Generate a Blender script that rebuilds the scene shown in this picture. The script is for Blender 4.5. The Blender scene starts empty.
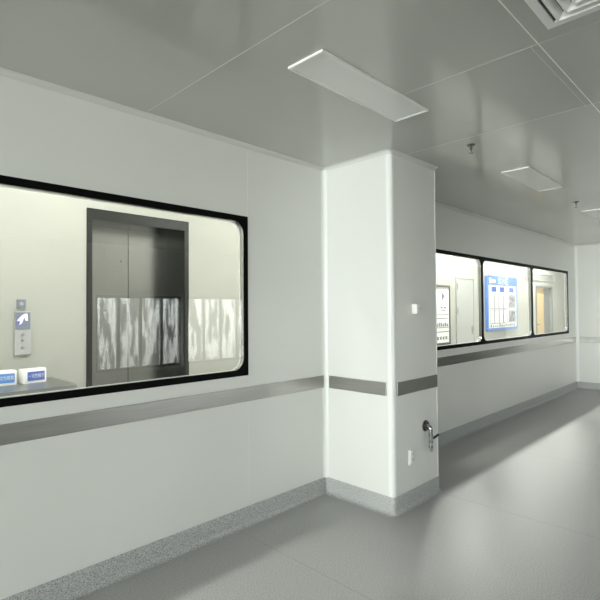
import bpy, bmesh, math, random
from mathutils import Vector, Matrix
random.seed(7)
S = bpy.context.scene
COL = S.collection

# ------------------------------------------------------------------ constants (metres)
H = 2.676                    # ceiling
K = .98                      # layout scale of the ceiling grid
HL = 3.40                    # unseen lobby ceiling, raised so its lamps light the corridor floor past the sill
YW = 2.645                   # corridor face of the window wall
YW2 = 2.690                  # other face of the window wall
YB = 4.60                    # far wall of the lobby behind the glass
X0 = -11.00                   # near end of the corridor
XE = 9.985                   # far end of the corridor
XL = 16.5                    # far end of the lobby
YR = -3.0                    # wall opposite the windows
CX0, CX1, CY = 2.950, 3.610, 1.986   # boxed column
ZB0, ZB1 = 0.858, 0.958      # steel rail
ZW0, ZW1 = 1.040, 2.161      # windows

# ------------------------------------------------------------------ materials
def mat(name, col=(.8, .8, .8), rough=.5, metal=0., spec=.5, emit=None, estr=0.):
    m = bpy.data.materials.new(name); m.use_nodes = True
    b = m.node_tree.nodes['Principled BSDF']
    b.inputs['Base Color'].default_value = (*col, 1)
    b.inputs['Roughness'].default_value = rough
    b.inputs['Metallic'].default_value = metal
    b.inputs['Specular IOR Level'].default_value = spec
    if emit:
        b.inputs['Emission Color'].default_value = (*emit, 1)
        b.inputs['Emission Strength'].default_value = estr
    return m

def noise_color(m, c1, c2, scale, lo=.35, hi=.65, detail=2., stretch=(1, 1, 1), bump=0., rough=None, coords='Object'):
    nt = m.node_tree; N = nt.nodes; L = nt.links; b = N['Principled BSDF']
    tc = N.new('ShaderNodeTexCoord'); mp = N.new('ShaderNodeMapping'); mp.inputs['Scale'].default_value = stretch
    L.new(tc.outputs[coords], mp.inputs['Vector'])
    no = N.new('ShaderNodeTexNoise'); no.inputs['Scale'].default_value = scale; no.inputs['Detail'].default_value = detail
    L.new(mp.outputs[0], no.inputs['Vector'])
    cr = N.new('ShaderNodeValToRGB')
    cr.color_ramp.elements[0].position = lo; cr.color_ramp.elements[0].color = (*c1, 1)
    cr.color_ramp.elements[1].position = hi; cr.color_ramp.elements[1].color = (*c2, 1)
    L.new(no.outputs['Fac'], cr.inputs[0]); L.new(cr.outputs[0], b.inputs['Base Color'])
    if bump:
        bp = N.new('ShaderNodeBump'); bp.inputs['Strength'].default_value = bump; bp.inputs['Distance'].default_value = .002
        L.new(no.outputs['Fac'], bp.inputs['Height']); L.new(bp.outputs[0], b.inputs['Normal'])
    if rough:
        mr = N.new('ShaderNodeMapRange'); mr.inputs['To Min'].default_value = rough[0]; mr.inputs['To Max'].default_value = rough[1]
        L.new(no.outputs['Fac'], mr.inputs['Value']); L.new(mr.outputs[0], b.inputs['Roughness'])
    return m

M = {}
M['wall'] = noise_color(mat('coated steel wall panel', rough=.3, spec=.5), (.745, .745, .715), (.775, .775, .745), .9, detail=1)
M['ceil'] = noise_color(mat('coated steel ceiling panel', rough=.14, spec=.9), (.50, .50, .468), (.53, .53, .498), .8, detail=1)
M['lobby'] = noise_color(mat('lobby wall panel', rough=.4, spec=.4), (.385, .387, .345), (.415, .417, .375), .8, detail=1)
M['trim'] = mat('white enamelled aluminium', (.83, .84, .82), .3)
M['seam'] = mat('grey joint', (.66, .66, .63), .5)
M['cove'] = mat('ceiling cove profile', (.64, .645, .615), .4)
M['seal'] = mat('white sealant', (.88, .88, .86), .5)
M['floor'] = noise_color(mat('grey speckled vinyl floor', rough=.40, spec=.6), (.24, .24, .236), (.50, .50, .49), 150, .30, .70, 3, bump=.05)
M['base'] = noise_color(mat('speckled vinyl coving', rough=.45), (.20, .203, .20), (.60, .605, .595), 160, .32, .68, 4, bump=.08)
M['weld'] = mat('vinyl weld line', (.25, .25, .245), .5)
M['steel'] = noise_color(mat('brushed stainless rail', rough=.3, metal=1), (.40, .395, .375), (.50, .495, .47), 14, .3, .7, 3, stretch=(.25, .25, 30), rough=(.24, .36))
M['lift'] = noise_color(mat('elevator door steel', rough=.25, metal=1), (.23, .23, .22), (.28, .28, .27), 10, .3, .7, 2, stretch=(20, 20, .3), rough=(.2, .3))
M['liftframe'] = mat('dark polished elevator jamb', (.055, .056, .055), .13, 1)
M['counter'] = mat('stainless counter', (.36, .37, .37), .28, 1)
M['chrome'] = mat('chrome', (.42, .42, .42), .10, 1)
M['darkchrome'] = mat('dull chrome', (.25, .25, .25), .25, 1)
M['black'] = mat('black window border', (.004, .004, .004), .4, spec=.04)
M['blackplastic'] = mat('black plastic', (.015, .015, .015), .4)
M['white'] = mat('white plastic', (.86, .86, .84), .35)
M['whitebright'] = mat('white acrylic', (.9, .9, .88), .25)
M['grey'] = mat('grey plastic', (.36, .37, .37), .4)
M['lightgrey'] = mat('pale grey plastic', (.40, .405, .40), .4)
M['alu'] = mat('satin aluminium spacer', (.58, .58, .57), .25, 1)
M['lampframe'] = mat('lamp frame', (.88, .88, .86), .35)
M['diffuser'] = mat('frosted lamp cover', (.84, .84, .82), .3)
M['lit'] = mat('lit lamp cover', (.9, .9, .88), .5, emit=(1, .985, .93), estr=6)
M['dark'] = mat('dark duct interior', (.05, .05, .05), .7)
M['blue'] = mat('blue label', (.10, .27, .66), .4)
M['navy'] = mat('deep blue label', (.08, .14, .48), .4)
M['boardblue'] = mat('notice board blue', (.12, .23, .56), .4)
M['boardside'] = mat('notice board blue edge', (.13, .24, .50), .4)
M['paper'] = mat('white paper', (.78, .79, .78), .6)
M['ink'] = mat('grey print', (.07, .072, .08), .6)
M['paleink'] = mat('pale grey print', (.34, .345, .37), .6)
M['softink'] = mat('soft grey print', (.15, .153, .165), .6)
M['posterframe'] = mat('dark grey poster frame', (.07, .074, .072), .4)
M['doorleaf'] = mat('pale grey door leaf', (.39, .40, .385), .4)
M['doorline'] = mat('grey door gap', (.26, .265, .26), .5)
M['yellow'] = mat('cream yellow door', (.52, .38, .18), .5)
M['doorgrey'] = mat('grey door lining', (.16, .165, .16), .5)
M['ledscreen'] = mat('small display glass', (.14, .15, .19), .15, emit=(.25, .28, .38), estr=.25)
M['ledwhite'] = mat('display lit white', (.8, .8, .9), .3, emit=(.75, .78, 1), estr=.75)
M['ledblue'] = mat('display lit blue', (.05, .06, .4), .3, emit=(.10, .13, .65), estr=.7)
M['leaf'] = noise_color(mat('hedge leaves', rough=.7), (.02, .05, .015), (.10, .18, .06), 6)

def glass_mat():
    m = bpy.data.materials.new('clear window glass'); m.use_nodes = True
    nt = m.node_tree; N = nt.nodes; L = nt.links; N.clear()
    out = N.new('ShaderNodeOutputMaterial'); mix = N.new('ShaderNodeMixShader')
    tr = N.new('ShaderNodeBsdfTransparent'); tr.inputs[0].default_value = (.97, .985, .97, 1)
    gl = N.new('ShaderNodeBsdfGlossy'); gl.inputs['Roughness'].default_value = .0
    g = N.new('ShaderNodeNewGeometry'); d = N.new('ShaderNodeVectorMath'); d.operation = 'DOT_PRODUCT'
    L.new(g.outputs['Normal'], d.inputs[0]); L.new(g.outputs['Incoming'], d.inputs[1])
    def mth(op, a, b=None):
        n = N.new('ShaderNodeMath'); n.operation = op
        for i, v in enumerate((a, b)):
            if v is None: continue
            if isinstance(v, (int, float)): n.inputs[i].default_value = v
            else: L.new(v, n.inputs[i])
        return n.outputs[0]
    ab = mth('ABSOLUTE', d.outputs['Value']); k = mth('SUBTRACT', 1., ab)
    p = mth('POWER', k, 5.); p = mth('MULTIPLY', p, .96); F = mth('ADD', p, .04)
    L.new(F, mix.inputs[0]); L.new(tr.outputs[0], mix.inputs[1]); L.new(gl.outputs[0], mix.inputs[2])
    L.new(mix.outputs[0], out.inputs[0])
    return m
M['glass'] = glass_mat()

# ------------------------------------------------------------------ mesh builder
def rootloc(o):
    v = Vector((0, 0, 0))
    while o is not None:
        v += o.location; o = o.parent
    return v

class MB:
    def __init__(s): s.bm = bmesh.new()
    def box(s, x0, x1, y0, y1, z0, z1, bev=0., seg=2):
        t = bmesh.new()
        vs = [t.verts.new((x, y, z)) for x in (x0, x1) for y in (y0, y1) for z in (z0, z1)]
        for f in ((0, 1, 3, 2), (4, 6, 7, 5), (0, 4, 5, 1), (2, 3, 7, 6), (0, 2, 6, 4), (1, 5, 7, 3)):
            t.faces.new([vs[i] for i in f])
        bmesh.ops.recalc_face_normals(t, faces=t.faces[:])
        if bev: bmesh.ops.bevel(t, geom=t.edges[:], offset=bev, segments=seg, affect='EDGES', profile=.5)
        s.add(t); return s
    def add(s, t, mtx=None):
        if mtx is not None: t.transform(mtx)
        me = bpy.data.meshes.new('tmp'); t.to_mesh(me); t.free(); s.bm.from_mesh(me); bpy.data.meshes.remove(me)
    def prism(s, pts, axis, a, b, bev=0.):
        """polygon pts in the plane across 'axis', extruded from a to b"""
        t = bmesh.new()
        def mk(p, q): return {0: (q, p[0], p[1]), 1: (p[0], q, p[1]), 2: (p[0], p[1], q)}[axis]
        A = [t.verts.new(mk(p, a)) for p in pts]; B = [t.verts.new(mk(p, b)) for p in pts]
        t.faces.new(A); t.faces.new(B[::-1]); n = len(pts)
        for i in range(n): t.faces.new((A[i], A[(i + 1) % n], B[(i + 1) % n], B[i]))
        bmesh.ops.recalc_face_normals(t, faces=t.faces[:])
        if bev: bmesh.ops.bevel(t, geom=t.edges[:], offset=bev, segments=2, affect='EDGES')
        s.add(t); return s
    def ring(s, outer, inner, axis, a, b):
        """outline with a hole (equal point counts), extruded from a to b"""
        t = bmesh.new()
        def mk(p, q): return {0: (q, p[0], p[1]), 1: (p[0], q, p[1]), 2: (p[0], p[1], q)}[axis]
        n = len(outer)
        OA, OB, IA, IB = ([t.verts.new(mk(p, q)) for p in P] for P, q in ((outer, a), (outer, b), (inner, a), (inner, b)))
        for i in range(n):
            j = (i + 1) % n
            t.faces.new((OA[i], OA[j], IA[j], IA[i])); t.faces.new((OB[i], IB[i], IB[j], OB[j]))
            t.faces.new((OA[i], OB[i], OB[j], OA[j])); t.faces.new((IA[i], IA[j], IB[j], IB[i]))
        bmesh.ops.recalc_face_normals(t, faces=t.faces[:])
        s.add(t); return s
    def cyl(s, c, r, h, axis=2, seg=24, r2=None):
        t = bmesh.new()
        bmesh.ops.create_cone(t, cap_ends=True, segments=seg, radius1=r, radius2=r if r2 is None else r2, depth=h)
        R = {2: Matrix(), 1: Matrix.Rotation(math.pi / 2, 4, 'X'), 0: Matrix.Rotation(math.pi / 2, 4, 'Y')}[axis]
        s.add(t, Matrix.Translation(Vector(c)) @ R); return s
    def sphere(s, c, r, sc=(1, 1, 1)):
        t = bmesh.new(); bmesh.ops.create_uvsphere(t, u_segments=16, v_segments=10, radius=r)
        s.add(t, Matrix.Translation(Vector(c)) @ Matrix.Diagonal((*sc, 1))); return s
    def tube(s, pts, r, seg=14):
        pts = [Vector(p) for p in pts]; t = bmesh.new(); rings = []
        rs = r if isinstance(r, (list, tuple)) else [r] * len(pts)
        ref = None
        for i, p in enumerate(pts):
            d = ((pts[min(i + 1, len(pts) - 1)] - p).normalized() + (p - pts[max(i - 1, 0)]).normalized()).normalized()
            if ref is None:
                ref = d.orthogonal().normalized()
            u = (ref - d * ref.dot(d)).normalized(); v = d.cross(u); ref = u
            rings.append([t.verts.new(p + (u * math.cos(2 * math.pi * k / seg) + v * math.sin(2 * math.pi * k / seg)) * rs[i]) for k in range(seg)])
        for a, b in zip(rings, rings[1:]):
            for k in range(seg): t.faces.new((a[k], a[(k + 1) % seg], b[(k + 1) % seg], b[k]))
        t.faces.new(rings[0][::-1]); t.faces.new(rings[-1])
        bmesh.ops.recalc_face_normals(t, faces=t.faces[:])
        s.add(t); return s
    def sweep(s, path, prof, i0=0, i1=None):
        """closed profile (offset into the room, z) along a 2D path, room on the right-hand side, mitred corners"""
        t = bmesh.new(); n = len(path); i1 = n - 1 if i1 is None else i1; rings = []
        for i in range(i0, i1 + 1):
            p = Vector(path[i]); ns = []
            for a, b in ((i - 1, i), (i, i + 1)):
                if 0 <= a and b < n:
                    d = (Vector(path[b]) - Vector(path[a])).normalized(); ns.append(Vector((d.y, -d.x)))
            if len(ns) == 2:
                m = (ns[0] + ns[1]).normalized(); m /= max(.2, m.dot(ns[0]))
            else: m = ns[0]
            rings.append([t.verts.new((p.x + m.x * o, p.y + m.y * o, z)) for o, z in prof])
        k = len(prof)
        for a, b in zip(rings, rings[1:]):
            for j in range(k): t.faces.new((a[j], b[j], b[(j + 1) % k], a[(j + 1) % k]))
        t.faces.new(rings[0]); t.faces.new(rings[-1][::-1])
        bmesh.ops.recalc_face_normals(t, faces=t.faces[:])
        s.add(t); return s
    def text(s, body, size, mtx, depth=.001):
        cu = bpy.data.curves.new('t', 'FONT'); cu.body = body; cu.size = size; cu.extrude = depth
        cu.align_x = 'CENTER'; cu.align_y = 'CENTER'
        o = bpy.data.objects.new('t', cu); COL.objects.link(o)
        dg = bpy.context.evaluated_depsgraph_get(); me = bpy.data.meshes.new_from_object(o.evaluated_get(dg))
        t = bmesh.new(); t.from_mesh(me); s.add(t, mtx)
        bpy.data.objects.remove(o); bpy.data.curves.remove(cu); bpy.data.meshes.remove(me)
        return s
    def build(s, name, m, parent=None, smooth=None, label=None, mtx=None):
        if mtx is not None: s.bm.transform(mtx)
        if parent is not None: s.bm.transform(Matrix.Translation(-rootloc(parent)))
        me = bpy.data.meshes.new(name)
        s.bm.to_mesh(me); s.bm.free(); me.materials.append(M[m])
        if smooth:
            for p in me.polygons: p.use_smooth = True
            try: me.set_sharp_from_angle(angle=math.radians(smooth))
            except Exception: pass
        o = bpy.data.objects.new(name, me); COL.objects.link(o)
        if parent is not None: o.parent = parent
        if label: o['label'] = label
        return o

def thing(name, loc, label, cat, group=None, rz=0.):
    o = bpy.data.objects.new(name, None); COL.objects.link(o); o.empty_display_size = .1
    o.location = loc; o.rotation_euler = (0, 0, rz)
    tag(o, label, cat, group); return o
def tag(o, label, cat, group=None):
    o['label'] = label; o['category'] = cat
    if group: o['group'] = group
    return o
def struct(o, label=None):
    o['kind'] = 'structure'
    if label: o['label'] = label
    return o
def copy_tree(o, loc, label):
    r = o.copy(); COL.objects.link(r); r.location = loc; r['label'] = label
    for c in o.children:
        d = c.copy(); COL.objects.link(d); d.parent = r
        for g in c.children:
            e = g.copy(); COL.objects.link(e); e.parent = d
    return r
def rrect(x0, x1, z0, z1, r, n=7):
    P = []
    for cx, cz, a in ((x1 - r, z1 - r, 0), (x0 + r, z1 - r, 90), (x0 + r, z0 + r, 180), (x1 - r, z0 + r, 270)):
        for k in range(n + 1):
            t = math.radians(a + 90 * k / n); P.append((cx + r * math.cos(t), cz + r * math.sin(t)))
    return P
def srect(x0, x1, z0, z1, n=7):          # sharp rectangle with the point count of rrect
    P = []
    for cx, cz in ((x1, z1), (x0, z1), (x0, z0), (x1, z0)): P += [(cx, cz)] * (n + 1)
    return P

def wall_y(name, mt, xa, xb, y0, y1, openings, z1=H):
    """a wall in the X-Z plane with rectangular openings"""
    xs = sorted({xa, xb, *[v for o in openings for v in o[:2]]}); zs = sorted({0., z1, *[v for o in openings for v in o[2:]]})
    b = MB()
    def solid(x, z): return xa < x < xb and 0 < z < z1 and not any(o[0] < x < o[1] and o[2] < z < o[3] for o in openings)
    bm = b.bm
    def q(*p): bm.faces.new([bm.verts.new(v) for v in p])
    mid = lambda L: [(a + c) / 2 for a, c in zip(L, L[1:])]
    ex = [xa - 1] + mid(xs) + [xb + 1]; ez = [-1] + mid(zs) + [z1 + 1]
    for i, (xl, xr) in enumerate(zip(xs, xs[1:])):
        for j, (zl, zr) in enumerate(zip(zs, zs[1:])):
            if not solid(ex[i + 1], ez[j + 1]): continue
            q((xl, y0, zl), (xr, y0, zl), (xr, y0, zr), (xl, y0, zr)); q((xl, y1, zl), (xl, y1, zr), (xr, y1, zr), (xr, y1, zl))
            if not solid(ex[i], ez[j + 1]): q((xl, y0, zl), (xl, y0, zr), (xl, y1, zr), (xl, y1, zl))
            if not solid(ex[i + 2], ez[j + 1]): q((xr, y0, zl), (xr, y1, zl), (xr, y1, zr), (xr, y0, zr))
            if not solid(ex[i + 1], ez[j]): q((xl, y0, zl), (xl, y1, zl), (xr, y1, zl), (xr, y0, zl))
            if not solid(ex[i + 1], ez[j + 2]): q((xl, y0, zr), (xr, y0, zr), (xr, y1, zr), (xl, y1, zr))
    bmesh.ops.remove_doubles(bm, verts=bm.verts[:], dist=1e-5)
    bmesh.ops.recalc_face_normals(bm, faces=bm.faces[:])
    return struct(b.build(name, mt))
def wall_x(name, mt, ya, yb, x0, x1, openings, z1=H):
    o = wall_y(name, mt, ya, yb, x0, x1, openings, z1)
    o.data.transform(Matrix(((0, 1, 0, 0), (1, 0, 0, 0), (0, 0, 1, 0), (0, 0, 0, 1)))); o.data.flip_normals()
    return o

# ------------------------------------------------------------------ the shell
fl = struct(MB().box(X0 - .2, XL + .2, YR - .2, YB + .6, -.1, 0).build('floor', 'floor'))
b = MB()
for x in (.43, 2.02, 3.582, 5.17, 6.76, 8.35): b.box(x - .0015, x + .0015, YR, YW - .05, -.001, .0003)
b.box(X0, XE, -.55 - .002, -.55 + .002, -.001, .0003)
b.build('weld_seam', 'weld', fl)
LYS = 1.41
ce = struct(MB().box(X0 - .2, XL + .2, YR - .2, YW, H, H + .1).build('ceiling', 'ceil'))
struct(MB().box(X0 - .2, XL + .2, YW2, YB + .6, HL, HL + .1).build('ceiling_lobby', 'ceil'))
b = MB()
for x in [K * (1.3795 + .9105 * k) for k in range(-13, 3)]: b.box(x - .0012, x + .0012, YR, LYS if abs(x - 2.29 * K) < .1 else YW - .04, H - .0008, H + .01)
b.build('cross_seam', 'seam', ce)
b = MB()
for y in (.739 * K, -1.17): b.box(X0, XE, y - .0025, y + .0025, H - .0015, H + .01)
b.build('long_seam', 'seal', ce)
MB().box(2.30 * K, 3.20 * K, .7725 * K, .7725 * K + .003, H - .001, H + .01).build('panel_seam', 'seam', ce)

W1 = (-.55, 2.135); W2 = ((4.20, 5.965), (5.965, 7.725), (7.725, 9.535))
G = .0
wl = wall_y('wall_left', 'wall', X0, XL, YW, YW2, [(W1[0] + .02, W1[1] - .02, ZW0 + .02, ZW1 - .02), (W2[0][0] + .02, W2[2][1] - .02, ZW0 + .02, ZW1 - .02)], HL)
b = MB()
for x in (-7.8, -4.8, -1.75, 2.137):
    for z0, z1 in ((.12, ZB0 - .001), (ZB1 + .001, H - .04)): b.box(x - .0015, x + .0015, YW - .0012, YW + .005, z0, z1)
for x in (3.9,):
    b.box(x - .0015, x + .0015, YW - .0012, YW + .005, ZB1, H - .04)
b.build('panel_joint', 'trim', wl)
wall_x('wall_far', 'wall', YR, YW, XE, XE + .06, [(-2.5, 1.35, 0., 2.4)])
RW = [(.05, 1.95, 1.4, 2.6), (3.35, 5.05, .42, 1.78), (5.15, 6.85, .42, 1.78)]  # first opening is an added, unseen window that brightens column and window wall
wall_y('wall_right', 'wall', X0, XL, YR - .15, YR, RW)
NW = (-2.9, 2.55, .85, 2.62)
wall_x('wall_near', 'wall', YR - .15, YW, X0 - .15, X0, [NW])
# lobby behind the glass
LIFT = (1.768, 2.872, 0., 2.478)
DR2 = (13.74, 15.02, 0., 2.09)
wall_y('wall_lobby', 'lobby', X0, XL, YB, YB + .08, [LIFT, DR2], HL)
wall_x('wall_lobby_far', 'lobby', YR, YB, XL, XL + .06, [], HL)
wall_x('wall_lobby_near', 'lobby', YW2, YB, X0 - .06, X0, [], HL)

# boxed column with rounded corners
def colpts(g=0., r=.03, n=6):
    P = [(CX0 - g, YW + .01)]
    for cx, cy, a in ((CX0 + r, CY + r, 180), (CX1 - r, CY + r, 270)):
        for k in range(n + 1):
            t = math.radians(a + 90 * k / n); P.append((cx + (r + g) * math.cos(t), cy + (r + g) * math.sin(t)))
    P.append((CX1 + g, YW + .01)); return P
cp = struct(MB().prism(colpts(), 2, 0, H).build('wall_column', 'wall', smooth=35), 'white panelled boxed-in column with rounded aluminium corners')
# rounded corner extrusions (a hair proud of the panels)
def corner_strip(cx, cy, a0, wing=.012, r=.03, p=.002, n=8):
    out, inn = [], []
    a = math.radians(a0); b_ = math.radians(a0 + 90)
    t0 = Vector((math.cos(a), math.sin(a))); t1 = Vector((math.cos(b_), math.sin(b_)))
    for rr, L in ((r + p, out), (r - .004, inn)):
        L.append(Vector((cx, cy)) + t0 * rr - t1 * wing)
        for k in range(n + 1):
            t = a + (b_ - a) * k / n; L.append(Vector((cx + rr * math.cos(t), cy + rr * math.sin(t))))
        L.append(Vector((cx, cy)) + t1 * rr - t0 * wing)
    return [tuple(v) for v in out + inn[::-1]]
struct(MB().prism(corner_strip(CX0 + .03, CY + .03, 180), 2, .12, H - .03).build('trim_1', 'trim', smooth=35))
struct(MB().prism(corner_strip(CX1 - .018, CY + .018, 270, .004, .018), 2, .12, H - .03).build('trim_2', 'trim', smooth=35))
# inside vertical cove between window wall and column, and at the far corner
def cove(x, y, sx, sy, r, n=7):
    P = [(x, y), (x + sx * (r + .006), y), (x + sx * (r + .006), y + sy * .002)]
    for k in range(n + 1):
        t = math.radians(90 * k / n); P.append((x + sx * (r - r * math.sin(t) + .002), y + sy * (r - r * math.cos(t) + .002)))
    P += [(x + sx * .002, y + sy * (r + .006)), (x, y + sy * (r + .006))]
    return P
struct(MB().prism(cove(CX0, YW, -1, -1, .03), 2, .12, H - .02).build('trim_3', 'trim', smooth=35))
struct(MB().prism(cove(CX1, YW, 1, -1, .03), 2, .12, H - .02).build('trim_4', 'trim', smooth=35))
struct(MB().prism(cove(XE, YW, -1, -1, .04), 2, .12, H - .02).build('trim_5', 'trim', smooth=35))
# ceiling cove and skirting along the path of the walls
def arc(cx, cy, r, a0, a1, n=5):
    return [(cx + r * math.cos(math.radians(a0 + (a1 - a0) * k / n)), cy + r * math.sin(math.radians(a0 + (a1 - a0) * k / n))) for k in range(n + 1)]
path = [(X0, YW), (CX0, YW)] + arc(CX0 + .03, CY + .03, .03, 180, 270) + arc(CX1 - .02, CY + .02, .02, 270, 360) + [(CX1, YW), (XE, YW), (XE, 1.36)]
r = .022
prof = [(0, H), (r + .006, H), (r + .006, H - .002)] + [(r - r * math.sin(math.radians(90 * k / 7)) + .002, H - (r - r * math.cos(math.radians(90 * k / 7)) + .002)) for k in range(8)] + [(.002, H - r - .008), (0, H - r - .008)]
struct(MB().sweep(path, prof).build('trim_6', 'cove', smooth=40))
r = .03; ht = .125
bprof = [(0, 0), (r + .012, 0), (r + .012, .0015)] + [(.006 + r - r * math.sin(math.radians(90 * k / 7)), .0015 + r - r * math.cos(math.radians(90 * k / 7))) for k in range(8)] + [(.006, ht - .004), (.004, ht), (0, ht)]
n = len(path)
struct(MB().sweep(path, bprof, 0, 1).build('baseboard_left', 'base', smooth=40))
struct(MB().sweep(path, bprof, 1, n - 3).build('baseboard_column', 'base', smooth=40))
struct(MB().sweep(path, bprof, n - 3, n - 2).build('baseboard_right', 'base', smooth=40))
struct(MB().sweep(path, bprof, n - 2, n - 1).build('baseboard_far', 'base', smooth=40))
struct(MB().sweep([(XL, YB), (DR2[1] + .02, YB)], [(o, z) for o, z in bprof]).build('baseboard_lobby', 'base', smooth=40)) if False else None

# ------------------------------------------------------------------ interior windows (black border, aluminium spacer, two panes)
def window(name, xa, xb, bw=.036, left=True, label=None):
    z0, z1 = ZW0, ZW1; rr = .085
    w = bpy.data.objects.new(name, None); COL.objects.link(w); w.location = ((xa + xb) / 2, YW, z0); struct(w, label)
    yf = YW - .004
    ix0, ix1, iz0, iz1 = xa + bw, xb - bw, z0 + .042, z1 - .042
    MB().ring(srect(xa, xb, z0, z1), rrect(ix0, ix1, iz0, iz1, rr), 1, yf, yf + .006).build('window_frame', 'black', w)
    MB().ring(srect(xa, xb, z0, z1), rrect(ix0, ix1, iz0, iz1, rr), 1, YW2 - .002, YW2 + .004).build('window_frame', 'trim', w)
    MB().ring(srect(xa + .021, xb - .021, z0 + .021, z1 - .021), rrect(ix0 - .003, ix1 + .003, iz0 - .003, iz1 + .003, rr), 1, YW + .006, YW2 - .004).build('spacer', 'alu', w, smooth=40)
    MB().box(xa + .021, xb - .021, YW + .0022, YW + .0055, z0 + .021, z1 - .021).build('pane', 'glass', w)
    return w
window('window_1', *W1, label='large black-bordered internal window looking onto the elevator lobby')
for k, (a, c) in enumerate(W2):
    window('window_%d' % (k + 2), a, c, bw=.022 if k < 2 else .03)
# daylight windows of the unseen sides, one added only for its light (frame, mullions, pane)
def day_window(name, xa, xb, z0, z1, nm, axis, pos):
    w = bpy.data.objects.new(name, None); COL.objects.link(w); struct(w); f = .05
    b = MB().ring(srect(xa, xb, z0, z1), srect(xa + f, xb - f, z0 + f, z1 - f), 1, -.03, .03)
    for k in range(1, nm):
        x = xa + (xb - xa) * k / nm; b.box(x - .03, x + .03, -.025, .025, z0 + f, z1 - f)
    g = MB().box(xa + f, xb - f, -.003, .003, z0 + f, z1 - f)
    T = Matrix.Translation((0, pos, 0)) if axis == 1 else Matrix(((0, 1, 0, pos), (1, 0, 0, 0), (0, 0, 1, 0), (0, 0, 0, 1)))
    b.build('window_frame', 'alu', w, mtx=T); g.build('pane', 'glass', w, mtx=T)
k = 5
for q_ in RW: day_window('window_%d' % k, *q_, 4, 1, YR - .08); k += 1
day_window('window_%d' % k, *NW, 4, 0, X0 - .08)

# ------------------------------------------------------------------ stainless protection rails
def rail_x(xa, xb, y, lab):
    tag(MB().box(xa, xb, y - .009, y, ZB0, ZB1, .002).build('wall_guard_rail', 'steel'), lab, 'wall rail', 'stainless rails along the walls')
def rail_y(ya, yb, x, lab):
    tag(MB().box(x - .009, x, ya, yb, ZB0, ZB1, .002).build('wall_guard_rail', 'steel'), lab, 'wall rail', 'stainless rails along the walls')
rail_x(X0 + .02, 2.922, YW, 'long brushed steel rail under the large window left of the column')
rail_y(CY + .052, YW - .048, CX0, 'short brushed steel rail on the bright window-side face of the column')
rail_x(CX0 + .046, CX1 - .026, CY, 'short dark steel rail on the shaded face of the column above the tap')
rail_x(CX1 + .05, XE - .06, YW, 'brushed steel rail under the row of three windows beyond the column')
rail_y(1.45, YW - .06, XE, 'brushed steel rail on the end wall at the right edge')

# ------------------------------------------------------------------ ceiling fittings
LG = 'recessed ceiling light panels'
def lamp(x0, x1, y0, y1, label, lit=False, H=H):
    t = thing('ceiling_light_panel', ((x0 + x1) / 2, (y0 + y1) / 2, H), label, 'ceiling light', LG)
    MB().ring(srect(x0, x1, y0, y1, 1), srect(x0 + .014, x1 - .014, y0 + .014, y1 - .014, 1), 2, H - .012, H - .0002).build('lamp_frame', 'lampframe', t)
    MB().box(x0 + .014, x1 - .014, y0 + .014, y1 - .014, H - .009, H - .001).build('diffuser', 'lit' if lit else 'diffuser', t)
    return t
LX0, LX1, LY0, LY1 = 1.6194 * K, 2.5695 * K, 1.4541 * K, 1.6835 * K
L1 = lamp(LX0, LX1, LY0, LY1, 'white unlit ceiling light panel nearest, in front of the column top')
copy_tree(L1, (4.693 * K, L1.location.y, H), 'white unlit ceiling light panel beyond the column between the two sprinklers')
copy_tree(L1, (7.13 * K, L1.location.y, H), 'white unlit ceiling light panel cut by the right edge near the end wall')
# lamps of the lobby, lit
for k in range(8):
    x = -3.4 + 2.45 * k
    ly = 3.5 if x < 5 else 4.19
    o = lamp(x - .475, x + .475, ly - .115, ly + .115, 'lit ceiling light panel of the lobby behind the glass', True, HL) if k == 0 else copy_tree(o, (x, ly, HL), 'lit ceiling light panel of the lobby behind the glass')
    o['group'] = 'lit lobby ceiling lights'
    ld = bpy.data.lights.new('lobby_lamp', 'AREA'); ld.shape = 'RECTANGLE'; ld.size = .9; ld.size_y = .2
    ld.energy = 58 if x < 5 else {6: 35, 8: 135, 11: 115, 13: 190}[int(x)]; ld.color = (1, .99, .955)
    lo = bpy.data.objects.new('lobby_lamp_light', ld); COL.objects.link(lo); lo.location = (x, o.location.y, HL - .02)

# air diffuser
vx, vy, vh = 1.935 * K, .415 * K, .25 * K
v = thing('air_diffuser', (vx, vy, H), 'square white louvred ceiling air diffuser at the top right corner', 'air vent')
MB().ring(srect(vx - vh, vx + vh, vy - vh, vy + vh, 0), srect(vx - vh + .035, vx + vh - .035, vy - vh + .035, vy + vh - .035, 0), 2, H - .01, H).build('outer_frame', 'lampframe', v)
MB().box(vx - vh + .03, vx + vh - .03, vy - vh + .03, vy + vh - .03, H - .0015, H - .0005).build('backing', 'dark', v)
def louver(a, c, z0, z1, th=.003):     # sloped square cone, a = half size at top, c = half size at its lower lip
    b = MB(); bm = b.bm
    R = [[bm.verts.new((vx + sx * q, vy + sy * q, z)) for sx, sy in ((-1, -1), (1, -1), (1, 1), (-1, 1))] for q, z in ((a, z0), (c, z1), (c - th * 2.2, z1), (a - th * 2.2, z0))]
    for i in range(4):
        for j in range(4): bm.faces.new((R[i][j], R[i][(j + 1) % 4], R[(i + 1) % 4][(j + 1) % 4], R[(i + 1) % 4][j]))
    bmesh.ops.recalc_face_normals(bm, faces=bm.faces[:]); return b
for a in (.172, .132, .092, .052): louver(a, a + .02, H - .002, H - .024).build('louver', 'lampframe', v)
MB().box(vx - .035, vx + .035, vy - .035, vy + .035, H - .018, H - .002).build('center_plate', 'lampframe', v)

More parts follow.
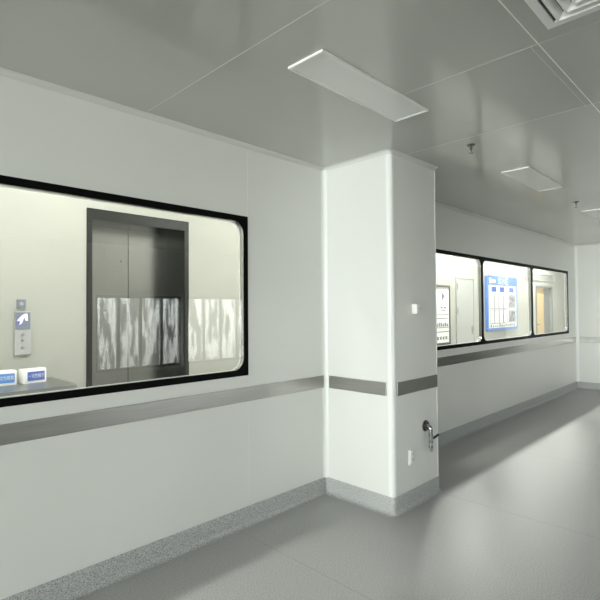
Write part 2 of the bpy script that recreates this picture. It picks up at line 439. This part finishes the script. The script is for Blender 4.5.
# sprinklers
def sprinkler(x, y, label):
    t = thing('fire_sprinkler', (x, y, H), label, 'sprinkler', 'ceiling sprinklers')
    MB().cyl((x, y, H - .004), .024, .008, seg=24, r2=.03).build('escutcheon', 'darkchrome', t, smooth=40)
    MB().cyl((x, y, H - .018), .009, .028, seg=16).cyl((x, y, H - .03), .012, .006, seg=6).build('body', 'darkchrome', t, smooth=40)
    b = MB()
    for s_ in (-1, 1): b.tube([(x + s_ * .008, y, H - .03), (x + s_ * .013, y, H - .045), (x + s_ * .004, y, H - .058)], .0025, 8)
    b.build('yoke', 'darkchrome', t, smooth=60)
    MB().cyl((x, y, H - .044), .003, .024, seg=10).build('bulb', 'chrome', t, smooth=60)
    MB().cyl((x, y, H - .060), .016, .003, seg=16).build('deflector', 'darkchrome', t)
    return t
sp = sprinkler(3.359 * K, 1.559 * K, 'small pendent fire sprinkler nearer, between the first two light panels')
copy_tree(sp, (6.041 * K, 1.577 * K, H), 'small pendent fire sprinkler farther, by the light panel at the right edge')

# ------------------------------------------------------------------ on the column
t = thing('wall_call_button', (3.25, CY, 1.46), 'small white box with a dark button high on the shaded column face', 'wall box')
MB().box(3.222, 3.282, CY - .042, CY, 1.46, 1.537, .004).build('housing', 'white', t, smooth=40)
MB().cyl((3.266, CY - .0435, 1.50), .006, .004, 1, 14).build('button', 'grey', t, smooth=40)
t = thing('power_outlet', (3.184, CY, .316), 'white wall socket low on the shaded column face left of the tap', 'socket')
MB().box(3.146, 3.222, CY - .009, CY, .318, .43, .003).build('face_plate', 'white', t, smooth=40)
b = MB().box(3.158, 3.210, CY - .013, CY - .008, .330, .418, .002); b.build('socket_insert', 'whitebright', t, smooth=40)
for z in (.395, .355):
    for dx in (-.008, .008): MB().box(3.188 + dx - .0015, 3.188 + dx + .0015, CY - .0135, CY - .0125, z - .006, z + .006).build('socket_hole', 'blackplastic', t)
# tap
tx, tz = 3.395, .572
t = thing('water_tap', (tx, CY, tz), 'chrome water tap with black lever low on the shaded column face', 'tap')
MB().cyl((tx, CY - .004, tz), .044, .010, 1, 28, r2=.044).cyl((tx, CY - .011, tz), .030, .008, 1, 24, r2=.040).build('wall_flange', 'darkchrome', t, smooth=40)
ya = CY - .050
el = [(tx, CY - .008, tz), (tx, CY - .026, tz)] + [(tx, ya + .022 - .022 * math.sin(math.radians(a)), tz - .022 + .022 * math.cos(math.radians(a))) for a in (15, 30, 45, 60, 75, 90)] + [(tx, ya, tz - .062)]
MB().tube(el, .0155).build('elbow_pipe', 'chrome', t, smooth=60)
MB().cyl((tx, ya, tz - .066), .020, .018, 2, 6).cyl((tx, ya, tz - .093), .0155, .04, 2, 18).cyl((tx, ya, tz - .120), .020, .016, 2, 6).build('valve_body', 'chrome', t, smooth=40)
MB().tube([(tx, ya, tz - .126), (tx, ya, tz - .150)], .0125).cyl((tx, ya, tz - .157), .017, .018, 2, 18).cyl((tx, ya, tz - .178), .0125, .026, 2, 16, r2=.0105).build('spout', 'chrome', t, smooth=40)
MB().tube([(tx, ya, tz - .093), (tx + .04, ya, tz - .093)], .008, 10).build('valve_stem', 'darkchrome', t, smooth=60)
MB().tube([(tx + .035, ya, tz - .096), (tx + .075, ya - .003, tz - .090), (tx + .110, ya - .006, tz - .080)], [.010, .0095, .008], 10).build('lever', 'blackplastic', t, smooth=60, label='black lever')

# ------------------------------------------------------------------ the elevator behind the large window
e = thing('elevator', (2.32, YB, 0), 'stainless steel elevator with dark jambs behind the large window', 'elevator')
yd = 4.95
xl, xr, _, zt = LIFT
MB().box(xl, xl + .052, YB - .012, yd + .06, 0, zt, .002).build('jamb', 'liftframe', e)
MB().box(xr - .052, xr, YB - .012, yd + .06, 0, zt, .002).build('jamb', 'liftframe', e)
MB().box(xl, xr, YB - .013, yd + .06, zt - .105, zt, .002).build('lintel', 'liftframe', e)
MB().box(xl + .05, 2.3435, yd, yd + .04, .01, zt - .1, .003).build('door_panel', 'lift', e)
p = MB().box(2.3475, xr - .05, yd, yd + .04, .01, zt - .1, .003).build('door_panel', 'lift', e)
MB().box(xl + .05, xr - .05, YB, yd + .06, 0, .008).build('sill', 'counter', e)
MB().cyl((2.262, yd - .001, 2.03), .007, .004, 1, 14).build('keyhole', 'blackplastic', e)
# call plate with display
c = thing('elevator_call_panel', (1.228, YB, 1.128), 'slim steel call panel with a bright little display beside the elevator', 'call panel')
MB().box(1.165, 1.292, YB - .018, YB, 1.128, 1.500, .003).build('face_plate', 'lightgrey', c)
s_ = MB().box(1.171, 1.286, YB - .021, YB - .017, 1.345, 1.492).build('display', 'ledscreen', c)
MB().prism([(1.185, 1.425), (1.225, 1.470), (1.255, 1.482), (1.262, 1.475), (1.265, 1.42), (1.25, 1.42), (1.238, 1.455), (1.22, 1.40), (1.20, 1.385)], 1, YB - .0225, YB - .0205).build('display_picture', 'ledwhite', s_)
MB().box(1.184, 1.205, YB - .0228, YB - .0205, 1.392, 1.418).build('display_picture', 'ledblue', s_)
for z in (1.19, 1.25, 1.30): MB().cyl((1.228, YB - .020, z), .013, .006, 1, 20).build('button', 'counter', c, smooth=40)
c = thing('card_reader', (1.218, YB, 1.525), 'little dark square reader just above the steel call panel', 'card reader')
MB().box(1.184, 1.252, YB - .02, YB, 1.528, 1.603, .004).build('housing', 'ledscreen', c)
MB().cyl((1.218, YB - .021, 1.566), .016, .004, 1, 24).build('button', 'grey', c, smooth=40)

# ------------------------------------------------------------------ counter and the two boxes on it
ct = thing('steel_counter', (.4, 4.18, 0), 'stainless steel counter against the lobby wall behind the large window', 'counter')
zc = .91; cxa, cxb, cya, cyb = -1.2, 1.475, 3.97, 4.585
rc = .07
out = [(cxa, cya)] + arc(cxb - rc, cya + rc, rc, -90, 0, 6) + arc(cxb - .03, cyb - .03, .03, 0, 90, 4) + [(cxa, cyb)]
MB().prism(out, 2, zc - .045, zc, .004).build('top', 'counter', ct, smooth=40)
MB().box(cxa + .05, cxb - .08, cya + .05, cya + .07, zc - .2, zc - .045).box(cxb - .10, cxb - .08, cya + .05, cyb - .05, zc - .2, zc - .045).build('apron', 'counter', ct)
for x in (cxa + .08, cxb - .11):
    for y in (cya + .08, cyb - .08): MB().box(x - .02, x + .02, y - .02, y + .02, .02, zc - .046, .003).cyl((x, y, .01), .024, .02).build('leg', 'counter', ct)
MB().box(cxa + .06, cxb - .09, cya + .06, cyb - .06, .2, .225, .003).build('shelf', 'counter', ct)
def dispenser(x, y, rz, word, lab, col):
    d = thing('dispenser_box', (x, y, zc), lab, 'box', 'labelled boxes on the counter', rz)
    o = MB().box(-.09, .09, -.004, .096, 0, .118, .006).build('box_body', 'whitebright', None, smooth=40); o.parent = d
    l_ = MB().box(-.062, .074, -.0065, -.0035, .022, .096).build('label_plate', col, None); l_.parent = d
    q = MB().text(word, .030, Matrix.Translation((.006, -.0068, .059)) @ Matrix.Rotation(math.pi / 2, 4, 'X') @ Matrix.Diagonal((.85, 1.25, 1, 1)), .0004).build('lettering', 'paper', None); q.parent = l_
    return d
dispenser(1.03, 4.335, 0, '一次性鞋套', 'white box with a light blue label, cut by the left edge', 'blue')
dispenser(1.252, 4.325, math.radians(9), '一次性帽子', 'white box with a deep blue label, nearer the elevator on the steel counter', 'navy')

# ------------------------------------------------------------------ seen through the three far windows
# framed poster
px0, px1, pz0, pz1 = 8.02, 8.84, .79, 1.955
t = thing('framed_poster', (8.43, YB, pz0), 'grey-framed white poster on the lobby wall just right of the column', 'poster')
MB().ring(srect(px0, px1, pz0, pz1, 0), srect(px0 + .035, px1 - .035, pz0 + .045, pz1 - .035, 0), 1, YB - .028, YB).build('frame', 'posterframe', t)
sh = MB().box(px0 + .03, px1 - .03, YB - .014, YB - .001, pz0 + .04, pz1 - .03).build('sheet', 'paper', t)
b = MB(); yf = YB - .0155
b.prism([(8.52, 1.82), (8.60, 1.77), (8.64, 1.74), (8.58, 1.71), (8.57, 1.66), (8.52, 1.69)], 1, yf, YB - .013)
for z, a, c, h in ((1.52, 8.47, 8.55, .035), (1.52, 8.60, 8.68, .035), (1.47, 8.5, 8.66, .02), (1.38, 8.10, 8.78, .012), (1.31, 8.10, 8.76, .012)): b.box(a, c, yf, YB - .013, z - h / 2, z + h / 2)
for k_ in range(9):
    h = random.uniform(.05, .10); b.box(8.1 + .075 * k_, 8.15 + .075 * k_, yf, YB - .013, 1.15, 1.15 + h)
b.box(8.08, 8.79, yf, YB - .013, 1.125, 1.137); b.box(8.08, 8.79, yf, YB - .013, 1.04, 1.055)
for k_ in range(6): b.box(8.1 + .11 * k_, 8.16 + .11 * k_, yf, YB - .013, .90, .955)
b.build('print', 'softink', sh)['kind'] = 'stuff'
# flush grey door
d = struct(bpy.data.objects.new('door_1', None), 'pale grey flush door behind the first of the three windows'); COL.objects.link(d); d.location = (9.52, YB, 0)
MB().box(9.165, 9.885, YB - .018, YB - .001, .01, 2.105, .003).build('door_leaf', 'doorleaf', d)
MB().ring(srect(9.115, 9.935, .0, 2.155, 0), srect(9.155, 9.895, .0, 2.115, 0), 1, YB - .022, YB).build('door_frame', 'doorleaf', d)
b = MB()
for z in (.35, 1.45, 1.95): b.cyl((9.158, YB - .024, z), .012, .13, 2, 12)
b.build('hinge', 'doorline', d, smooth=40)
MB().box(9.79, 9.83, YB - .024, YB - .017, .95, 1.12, .002).tube([(9.81, YB - .02, 1.05), (9.81, YB - .065, 1.05), (9.69, YB - .065, 1.05)], .009).build('door_handle', 'chrome', d, smooth=40)
# blue notice board
nx0, nx1, nz0, nz1 = 10.50, 12.24, .985, 2.245; yb = YB - .06
t = thing('notice_board', ((nx0 + nx1) / 2, YB, nz0), 'blue and white notice board with document holders behind the middle far window', 'notice board')
MB().prism(rrect(nx0, nx1, nz0, nz1, .05, 4), 1, yb, YB - .001, .004).build('backing_panel', 'boardblue', t, smooth=40)
wz = nz1 - .22
w_ = MB().prism(rrect(nx0 + .07, nx1 - .09, nz0 + .065, wz, .015, 3), 1, yb - .004, yb + .01).build('white_field', 'paper', t)
b = MB().text('公示栏', .20, Matrix.Translation((11.37, yb - .002, nz1 - .115)) @ Matrix.Rotation(math.pi / 2, 4, 'X'), .001)
b.build('title_lettering', 'paper', t)
MB().box(11.16, 11.58, yb - .003, yb + .004, nz1 - .245, nz1 - .225).build('subtitle_line', 'paper', t)
MB().box(10.60, 10.70, yb - .003, yb + .004, nz1 - .17, nz1 - .06).build('logo_mark', 'paper', t)
MB().box(10.73, 10.93, yb - .003, yb + .004, nz1 - .155, nz1 - .09).build('logo_lettering', 'paper', t)
for a, c in ((10.70, 10.98), (11.16, 11.42), (11.72, 12.0)):
    m_ = (a + c) / 2
    MB().box(a, c, yb - .006, yb + .004, wz - .15, wz - .03, .002).build('column_heading', 'navy', w_)
zr = ((wz - .52, wz - .20), (wz - .86, wz - .575))
b = MB()
for za, zb_ in zr:
    MB().box(nx0 + .12, 11.61, yb - .0055, yb + .004, za - .02, zb_ + .02).build('holder_backing', 'paleink', w_)
    for k_ in range(4):
        a = 10.645 + .245 * k_
        MB().box(a, a + .165, yb - .014, yb - .004, za, zb_, .002).build('document_holder', 'white', w_)
    MB().box(11.66, 12.09, yb - .010, yb - .003, za, zb_).build('picture', 'paleink', w_)
    for k_ in range(14):
        x = random.uniform(11.68, 12.0); z = random.uniform(za + .02, zb_ - .06)
        b.box(x, x + random.uniform(.03, .09), yb - .012, yb - .008, z, z + random.uniform(.02, .06))
for k_ in range(12):
    x = 10.64 + .12 * k_; b.box(x, x + random.uniform(.04, .09), yb - .006, yb - .002, nz0 + random.uniform(.08, .10), nz0 + random.uniform(.12, .155))
b.build('print', 'softink', w_)['kind'] = 'stuff'
# doorway with a cream door
d = struct(bpy.data.objects.new('door_2', None), 'doorway with a cream yellow door behind the last far window'); COL.objects.link(d); d.location = (14.38, YB, 0)
MB().ring(srect(13.70, 15.06, 0, 2.13, 0), srect(13.76, 15.00, 0, 2.07, 0), 1, YB - .015, YB + .10).build('door_frame', 'doorgrey', d)
MB().box(13.76, 14.44, YB + .03, YB + .07, .01, 2.07, .003).build('door_leaf', 'yellow', d, label='cream yellow door leaf')
MB().box(14.44, 15.0, YB + .05, YB + .09, .01, 2.07, .003).build('side_panel', 'doorgrey', d)
MB().tube([(13.84, YB + .03, 1.05), (13.84, YB - .02, 1.05), (13.96, YB - .02, 1.05)], .01).build('door_handle', 'chrome', d, smooth=50)
t = thing('switch_plate', (13.55, YB, 1.3), 'small grey wall plate beside the cream doorway behind the last far window', 'switch plate')
MB().box(13.49, 13.58, YB - .012, YB, 1.42, 1.60, .003).build('face_plate', 'grey', t); MB().box(13.51, 13.56, YB - .015, YB - .011, 1.46, 1.56, .002).build('rocker', 'lightgrey', t)
t = thing('air_grille', (14.1, YB, 2.28), 'long pale louvred wall grille above the cream doorway', 'air vent')
MB().ring(srect(12.95, 15.25, 2.26, 2.46, 0), srect(12.98, 15.22, 2.285, 2.435, 0), 1, YB - .02, YB).build('frame', 'lightgrey', t)
MB().box(12.98, 15.22, YB - .003, YB - .001, 2.285, 2.435).build('backing', 'grey', t)
for k_ in range(5): MB().prism([(YB - .018, 2.293 + .03 * k_), (YB - .004, 2.303 + .03 * k_), (YB - .004, 2.306 + .03 * k_), (YB - .018, 2.296 + .03 * k_)], 0, 12.98, 15.22).build('slat', 'lightgrey', t)

# ------------------------------------------------------------------ daylight
HAZE = 8.9
w = bpy.data.worlds.new('daylight'); S.world = w; w.use_nodes = True
nt = w.node_tree; N = nt.nodes; L = nt.links; bg = N['Background']
tc = N.new('ShaderNodeTexCoord'); sx = N.new('ShaderNodeSeparateXYZ'); L.new(tc.outputs['Generated'], sx.inputs[0])
ramp = N.new('ShaderNodeValToRGB'); mr = N.new('ShaderNodeMapRange')
mr.inputs['From Min'].default_value = -.5; mr.inputs['From Max'].default_value = .5
L.new(sx.outputs['Z'], mr.inputs['Value']); L.new(mr.outputs[0], ramp.inputs[0])
els = ramp.color_ramp.elements
els[0].position = .30; els[0].color = (.22, .22, .21, 1)
els[1].position = .58; els[1].color = (.60, .64, .67, 1)
for p_, c_ in ((.42, (.70, .70, .68, 1)), (.52, (1.0, 1.02, 1.02, 1))):
    q = els.new(p_); q.color = c_
# rooflines and trees outside near the horizon
no = N.new('ShaderNodeTexNoise'); no.inputs['Scale'].default_value = 75; no.inputs['Detail'].default_value = 8
mp = N.new('ShaderNodeMapping'); mp.inputs['Scale'].default_value = (1.3, 1.3, .22)
L.new(tc.outputs['Generated'], mp.inputs[0]); L.new(mp.outputs[0], no.inputs['Vector'])
r2 = N.new('ShaderNodeValToRGB'); r2.color_ramp.elements[0].position = .44; r2.color_ramp.elements[0].color = (.28, .28, .28, 1)
r2.color_ramp.elements[1].position = .56; r2.color_ramp.elements[1].color = (1.5, 1.5, 1.5, 1)
L.new(no.outputs['Fac'], r2.inputs[0])
band = N.new('ShaderNodeMapRange'); band.inputs['From Min'].default_value = .02; band.inputs['From Max'].default_value = .10
band.inputs['To Min'].default_value = 1; band.inputs['To Max'].default_value = 0
L.new(sx.outputs['Z'], band.inputs['Value'])
mx = N.new('ShaderNodeMix'); mx.data_type = 'RGBA'; mx.blend_type = 'MULTIPLY'
L.new(band.outputs[0], mx.inputs[0]); L.new(ramp.outputs[0], mx.inputs[6]); L.new(r2.outputs[0], mx.inputs[7])
sun = N.new('ShaderNodeMapRange'); sun.interpolation_type = 'SMOOTHSTEP'
sun.inputs['From Min'].default_value = -.50; sun.inputs['From Max'].default_value = -.95
sun.inputs['To Min'].default_value = 0; sun.inputs['To Max'].default_value = 1
L.new(sx.outputs['X'], sun.inputs['Value'])
haze = N.new('ShaderNodeMix'); haze.data_type = 'RGBA'          # bright sunlit haze beyond the near-end window
L.new(sun.outputs[0], haze.inputs[0]); L.new(mx.outputs[2], haze.inputs[6]); haze.inputs[7].default_value = (HAZE * .97, HAZE, HAZE * 1.0, 1)
L.new(haze.outputs[2], bg.inputs['Color']); bg.inputs['Strength'].default_value = 6.0
def portal(loc, rot, sx_, sy_):
    ld = bpy.data.lights.new('daylight_portal', 'AREA'); ld.shape = 'RECTANGLE'; ld.size = sx_; ld.size_y = sy_; ld.cycles.is_portal = True
    o = bpy.data.objects.new('daylight_portal', ld); COL.objects.link(o); o.location = loc; o.rotation_euler = rot
for a, c, z0, z1 in RW: portal(((a + c) / 2, YR - .16, (z0 + z1) / 2), (math.pi / 2, 0, 0), c - a, z1 - z0)
portal((X0 - .16, (NW[0] + NW[1]) / 2, (NW[2] + NW[3]) / 2), (math.pi / 2, 0, -math.pi / 2), NW[1] - NW[0], NW[3] - NW[2])

# ------------------------------------------------------------------ camera
yaw, pit, rol = math.radians(44.8456), math.radians(1.1471), math.radians(-.3854)
fw = Vector((math.cos(yaw) * math.cos(pit), math.sin(yaw) * math.cos(pit), math.sin(pit)))
rt = Vector((math.sin(yaw), -math.cos(yaw), 0)); up = rt.cross(fw)
rt2 = rt * math.cos(rol) + up * math.sin(rol); up2 = -rt * math.sin(rol) + up * math.cos(rol)
cam = bpy.data.cameras.new('camera'); co = bpy.data.objects.new('camera', cam); COL.objects.link(co)
cam.sensor_width = 36; cam.lens = 477.127 / 600 * 36; cam.clip_start = .05
m3 = Matrix((rt2, up2, -fw)).transposed()
co.matrix_world = Matrix.Translation((0, 0, 1.5)) @ m3.to_4x4()
S.camera = co
S.view_settings.view_transform = 'Standard'; S.view_settings.look = 'None'; S.view_settings.gamma = 1
S.view_settings.exposure = 0.0; S.view_settings.use_curve_mapping = False
S.cycles.use_denoising = True
S.cycles.max_bounces = 14; S.cycles.diffuse_bounces = 8; S.cycles.glossy_bounces = 6; S.cycles.transparent_max_bounces = 16
S.cycles.sample_clamp_indirect = 8
